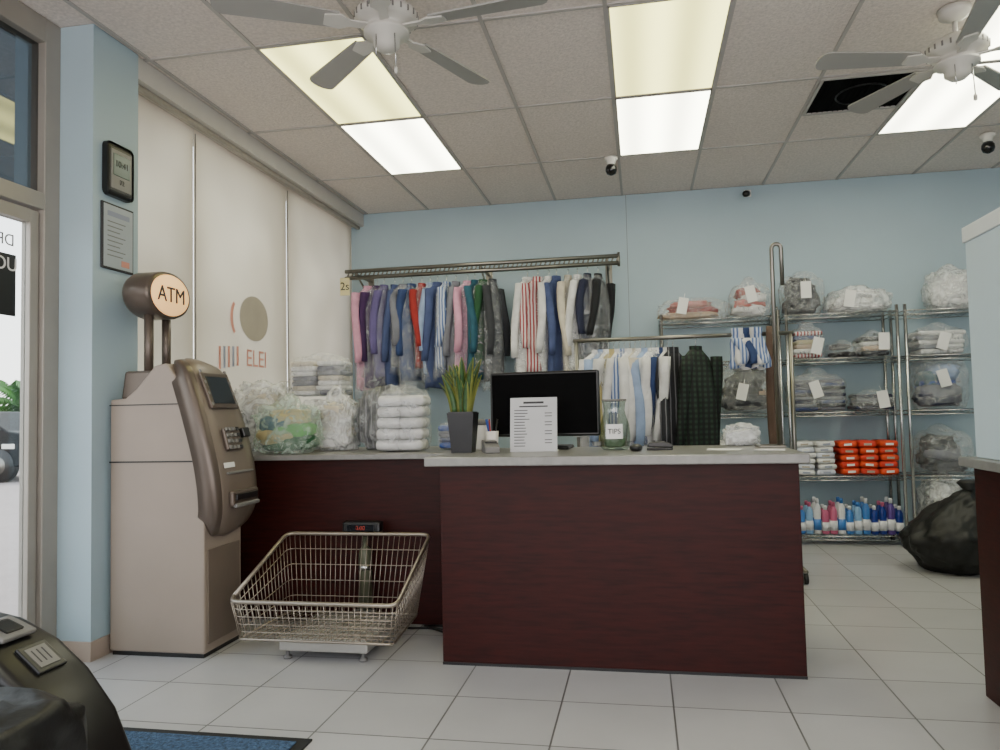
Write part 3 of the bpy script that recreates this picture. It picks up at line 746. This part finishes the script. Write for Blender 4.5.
def packs(name, x0, x1, cols, rows, mats, h, z):
    b = B(name)
    for c in range(cols):
        for k in range(rows):
            w = (x1 - x0) / cols; x = x0 + w * (c + .5) + R.uniform(-.006, .006)
            MX = Matrix.Translation((x, SY - .02, z + h * (k + .5))) @ Matrix.Rotation(R.uniform(-.08, .08), 4, 'Z') @ Matrix.Rotation(R.uniform(-.07, .07), 4, 'Y')
            m = mats[(c + k) % len(mats)]
            b.box(-w * .48, w * .48, -.14, .14, -h * .48, h * .48, m, h * .4, MX=MX, seg=3, smooth=True)
            b.box(-w * .2, w * .2, -.1405, -.139, -h * .16, h * .16, R.choice([mPaper, mPGrey, orange, mPaper]) if m in (orange,) else R.choice([mPBlue, mPGrey, mPaper]), MX=MX)
    b.build()
packs("detergent_packs", 1.22, 1.51, 2, 6, [white, C("pale", (196, 200, 214)), white], .045, z)
packs("snack_packs", 1.55, 1.98, 3, 5, [orange, C("redorange", (196, 50, 30))], .054, z)
bag(2.34, SY, z, .4, .34, .32, [dgrey, black, grey], 5, tag=False, lump=True); bag(.6, SY, z, .5, .34, .3, [dgrey, white], 6, tag=False, lump=True)
z = SZ[0] + e
b = B("detergent_bottles")
bc_ = [("blue", (64, 120, 190)), ("pink", (190, 96, 130)), ("royal", (24, 48, 130)), ("violet", (84, 60, 130)), ("sky", (130, 170, 210)), ("white", (215, 216, 220))]
pm = [M("bottle_" + n_, c_, .3, var=.05) for n_, c_ in bc_]
seq = [0, 4, 5, 1, 1, 5, 0, 4, 0, 2, 2, 3, 2]
caps = [1, 1, 5, 5, 1, 0, 5, 0, 5, 5, 1, 5, 5]
for row in range(2):
    for i, k in enumerate(seq):
        x = 1.24 + i * .061; y = RF + .07 + row * .1; hh = .225 + .03 * ((i * 7) % 3)
        MX = Matrix.Translation((x, y, z)) @ Matrix.Scale(.72, 4, (0, 1, 0))
        b.lathe([(.024, 0), (.029, .01), (.03, hh * .3), (.026, hh * .45), (.029, hh * .6), (.026, hh * .75), (.012, hh * .86), (.012, hh * .9)], (0, 0, 0), pm[k], 14, MX=MX)
        b.lathe([(.014, hh * .86), (.014, hh * .97), (.011, hh)], (0, 0, 0), pm[caps[i]], 12, MX=MX)
        b.lathe([(.0305, hh * .12), (.0312, hh * .3), (.0285, hh * .42)], (0, 0, 0), pm[5] if k != 5 else pm[0], 14, MX=MX)
b.build()
bag(2.33, SY, z, .34, .34, .4, [white, cream, grey], 4, mFilmW, tag=False, lump=True); bag(.6, SY, z, .6, .34, .3, [grey, white], 4, mFilmW, tag=False, lump=True)
b = B("laundry_sack")
bm = bmesh.new(); bmesh.ops.create_icosphere(bm, subdivisions=5, radius=1)
for v in bm.verts:
    q = v.co.normalized(); zz = q.z
    n_ = noise.noise(q * 2.5) * .12 + noise.noise(q * 6) * .06 - abs(noise.noise(q * 4 + Vector((3, 3, 3)))) * .12
    wz = 1.0 if zz < 0 else (1 - zz * .45)
    co = Vector((q.x * .33 * (1 + n_) * wz + .10 * max(0, zz), q.y * .27 * (1 + n_) * wz, .25 + zz * .29 * (1 + n_ * .5)))
    if co.z < .003: co.z = .003
    v.co = co + Vector((2.03, 5.5, 0))
b.bm(bm, mBlackBag, True)
b.lathe([(.05, 0), (.03, .03), (.07, .08), (.05, .1)], (2.12, 5.5, .5), mBlackBag, 14); b.build()

# ---------------------------------------------------------------- massage chair + mat
b = B("massage_chair")
arm = [(-2.55, .02), (-2.55, .45), (-2.42, .54), (-2.2, .575), (-1.98, .575), (-1.82, .545), (-1.70, .49), (-1.60, .41), (-1.51, .30), (-1.45, .17), (-1.42, .02)]
for (y0, y1) in ((1.72, 1.97), (.95, 1.18)):
    b.prism(arm, 'y', y0, y1, mChair, .03, 4, True)
MX = frame((-1.665, 1.85, .465), (.78, 0, -.62), (0, 1, 0), (.62, 0, .78))
b.box(-.05, .05, -.05, .05, -.004, .008, mDark, .004, MX=MX); b.box(-.035, .035, -.035, .035, .008, .01, mGrey, MX=MX)
for i in range(3): b.box(-.025, .02, -.022 + i * .018, -.018 + i * .018, .01, .0105, mInk, MX=MX)
MX = frame((-1.78, 1.85, .535), (.93, 0, -.37), (0, 1, 0), (.37, 0, .93))
b.box(-.05, .05, -.06, .06, -.004, .012, mGrey, .006, MX=MX); b.box(-.03, .03, -.03, .03, .012, .016, mDark, .004, MX=MX)
b.blob((-1.85, 1.45, .27), (.5, .26, .2), mLeather, power=.5, amp=.1, freq=2.4, seed=5)
b.blob((-1.5, 1.45, .3), (.16, .25, .18), mLeather, power=.55, amp=.12, freq=2.4, seed=8)
b.box(-2.5, -1.5, 1.2, 1.7, .0, .2, mDark, .03)
b.box(-2.62, -2.38, 1.15, 1.75, .1, 1.15, mLeather, .08, seg=4, smooth=True)
b.build()
b = B("floor_mat")
b.box(-2.0, -1.15, 2.03, 2.48, 0, .008, mMatE, .003); b.box(-1.96, -1.19, 2.06, 2.44, .008, .014, mMat, .003)
b.build()

# ---------------------------------------------------------------- outside
b = B("ground"); b.box(-40, XL - .11, -20, 40, -.14, -.06, mOut); b.build()
b = B("palm_tree")
px, py = -15.9, 17.2
b.tube([(px, py, -.06), (px + .05, py, .6), (px, py, 1.3)], [.16, .12, .1], mTrunk, 10)
for i in range(40):
    a = i * 2.4; el = R.uniform(.1, 1.45); Lf = R.uniform(1.4, 2.2)
    d = Vector((math.cos(a), math.sin(a), 0)); pts = []
    for j in range(9):
        t = j / 8; pts.append(Vector((px, py, 1.2)) + d * Lf * t * math.cos(el) + Vector((0, 0, Lf * (t * math.sin(el) - t * t * .45))))
    b.tube(pts, .015, mPalm, 4)
    sd = Vector((-d.y, d.x, 0))
    for j in range(1, 9):
        for k in range(2):
            p = pts[j] if k == 0 else (pts[j] + pts[j - 1]) / 2
            for sg in (-1, 1):
                q = p + sd * sg * .4 * (1 - j / 12) + d * .2 + Vector((0, 0, -.14))
                b.raw([p, p + d * .09 + Vector((0, 0, .04)), q], [[0, 1, 2]], mPalm)
b.build()
b = B("parked_car")
MXc = Matrix.Translation((-13.5, 13.7, -.06))
b.prism([(-2.1, .3), (1.5, .3), (1.55, .65), (1.5, .85), (1.35, .98), (1.1, 1.02), (.5, 1.4), (-1.1, 1.45), (-1.9, 1.0), (-2.15, .85)], 'y', -.85, .85, M("car_paint", (14, 16, 20), .6, spec=.2), .05, 3, False, MX=MXc)
b.prism([(1.0, 1.04), (.45, 1.34), (-1.0, 1.38), (-1.6, 1.0)], 'y', -.87, .87, mDark, MX=MXc)
b.box(1.0, 1.3, -.86, -.84, .66, .76, mWhiteP, .01, MX=MXc); b.box(1.54, 1.58, -.7, .7, .4, .5, mGrey, .01, MX=MXc)
for x in (-1.4, .95):
    for y in (-.8, .8): b.tube([(x, y - .1, .33), (x, y + .1, .33)], .33, mDark, 20, MX=MXc); b.tube([(x, y - .11, .33), (x, y + .11, .33)], .18, mSteel, 16, MX=MXc)
b.build()

# ---------------------------------------------------------------- world / light
w = bpy.data.worlds.new("World"); bpy.context.scene.world = w; w.use_nodes = True
nt = w.node_tree; bg = nt.nodes["Background"]
tc = nt.nodes.new("ShaderNodeTexCoord"); sx = nt.nodes.new("ShaderNodeSeparateXYZ"); rp = nt.nodes.new("ShaderNodeValToRGB")
rp.color_ramp.elements[0].position = 0; rp.color_ramp.elements[0].color = lin((250, 242, 238)); rp.color_ramp.elements[1].position = .6; rp.color_ramp.elements[1].color = lin((222, 230, 243))
nt.links.new(tc.outputs["Generated"], sx.inputs[0]); nt.links.new(sx.outputs[2], rp.inputs[0]); nt.links.new(rp.outputs[0], bg.inputs[0])
bg.inputs[1].default_value = 5.8
sun = bpy.data.lights.new("sun", 'SUN'); sun.energy = 5; sun.angle = .1; so = bpy.data.objects.new("sun", sun); bpy.context.scene.collection.objects.link(so)
sun.color = (1, .93, .84)
so.rotation_euler = Vector((.35, -.45, -.85)).to_track_quat('-Z', 'Y').to_euler()

# ---------------------------------------------------------------- camera
psi = math.radians(10.6); p = math.atan(37 / 750); k = .022
Rt = Vector((math.cos(psi), math.sin(psi), 0)); Fl = Vector((-math.sin(psi), math.cos(psi), 0)); Up = Vector((0, 0, 1))
Fw = Fl * math.cos(p) + Up * math.sin(p); U = -Fl * math.sin(p) + Up * math.cos(p)
X = (Rt - U * k).normalized(); Y = (U + Rt * k).normalized()
cd = bpy.data.cameras.new("camera"); co = bpy.data.objects.new("camera", cd); bpy.context.scene.collection.objects.link(co)
cd.sensor_width = 36; cd.lens = 27; cd.clip_start = .05
co.matrix_world = frame((0, 0, 1.12), X, Y, -Fw)
bpy.context.scene.camera = co
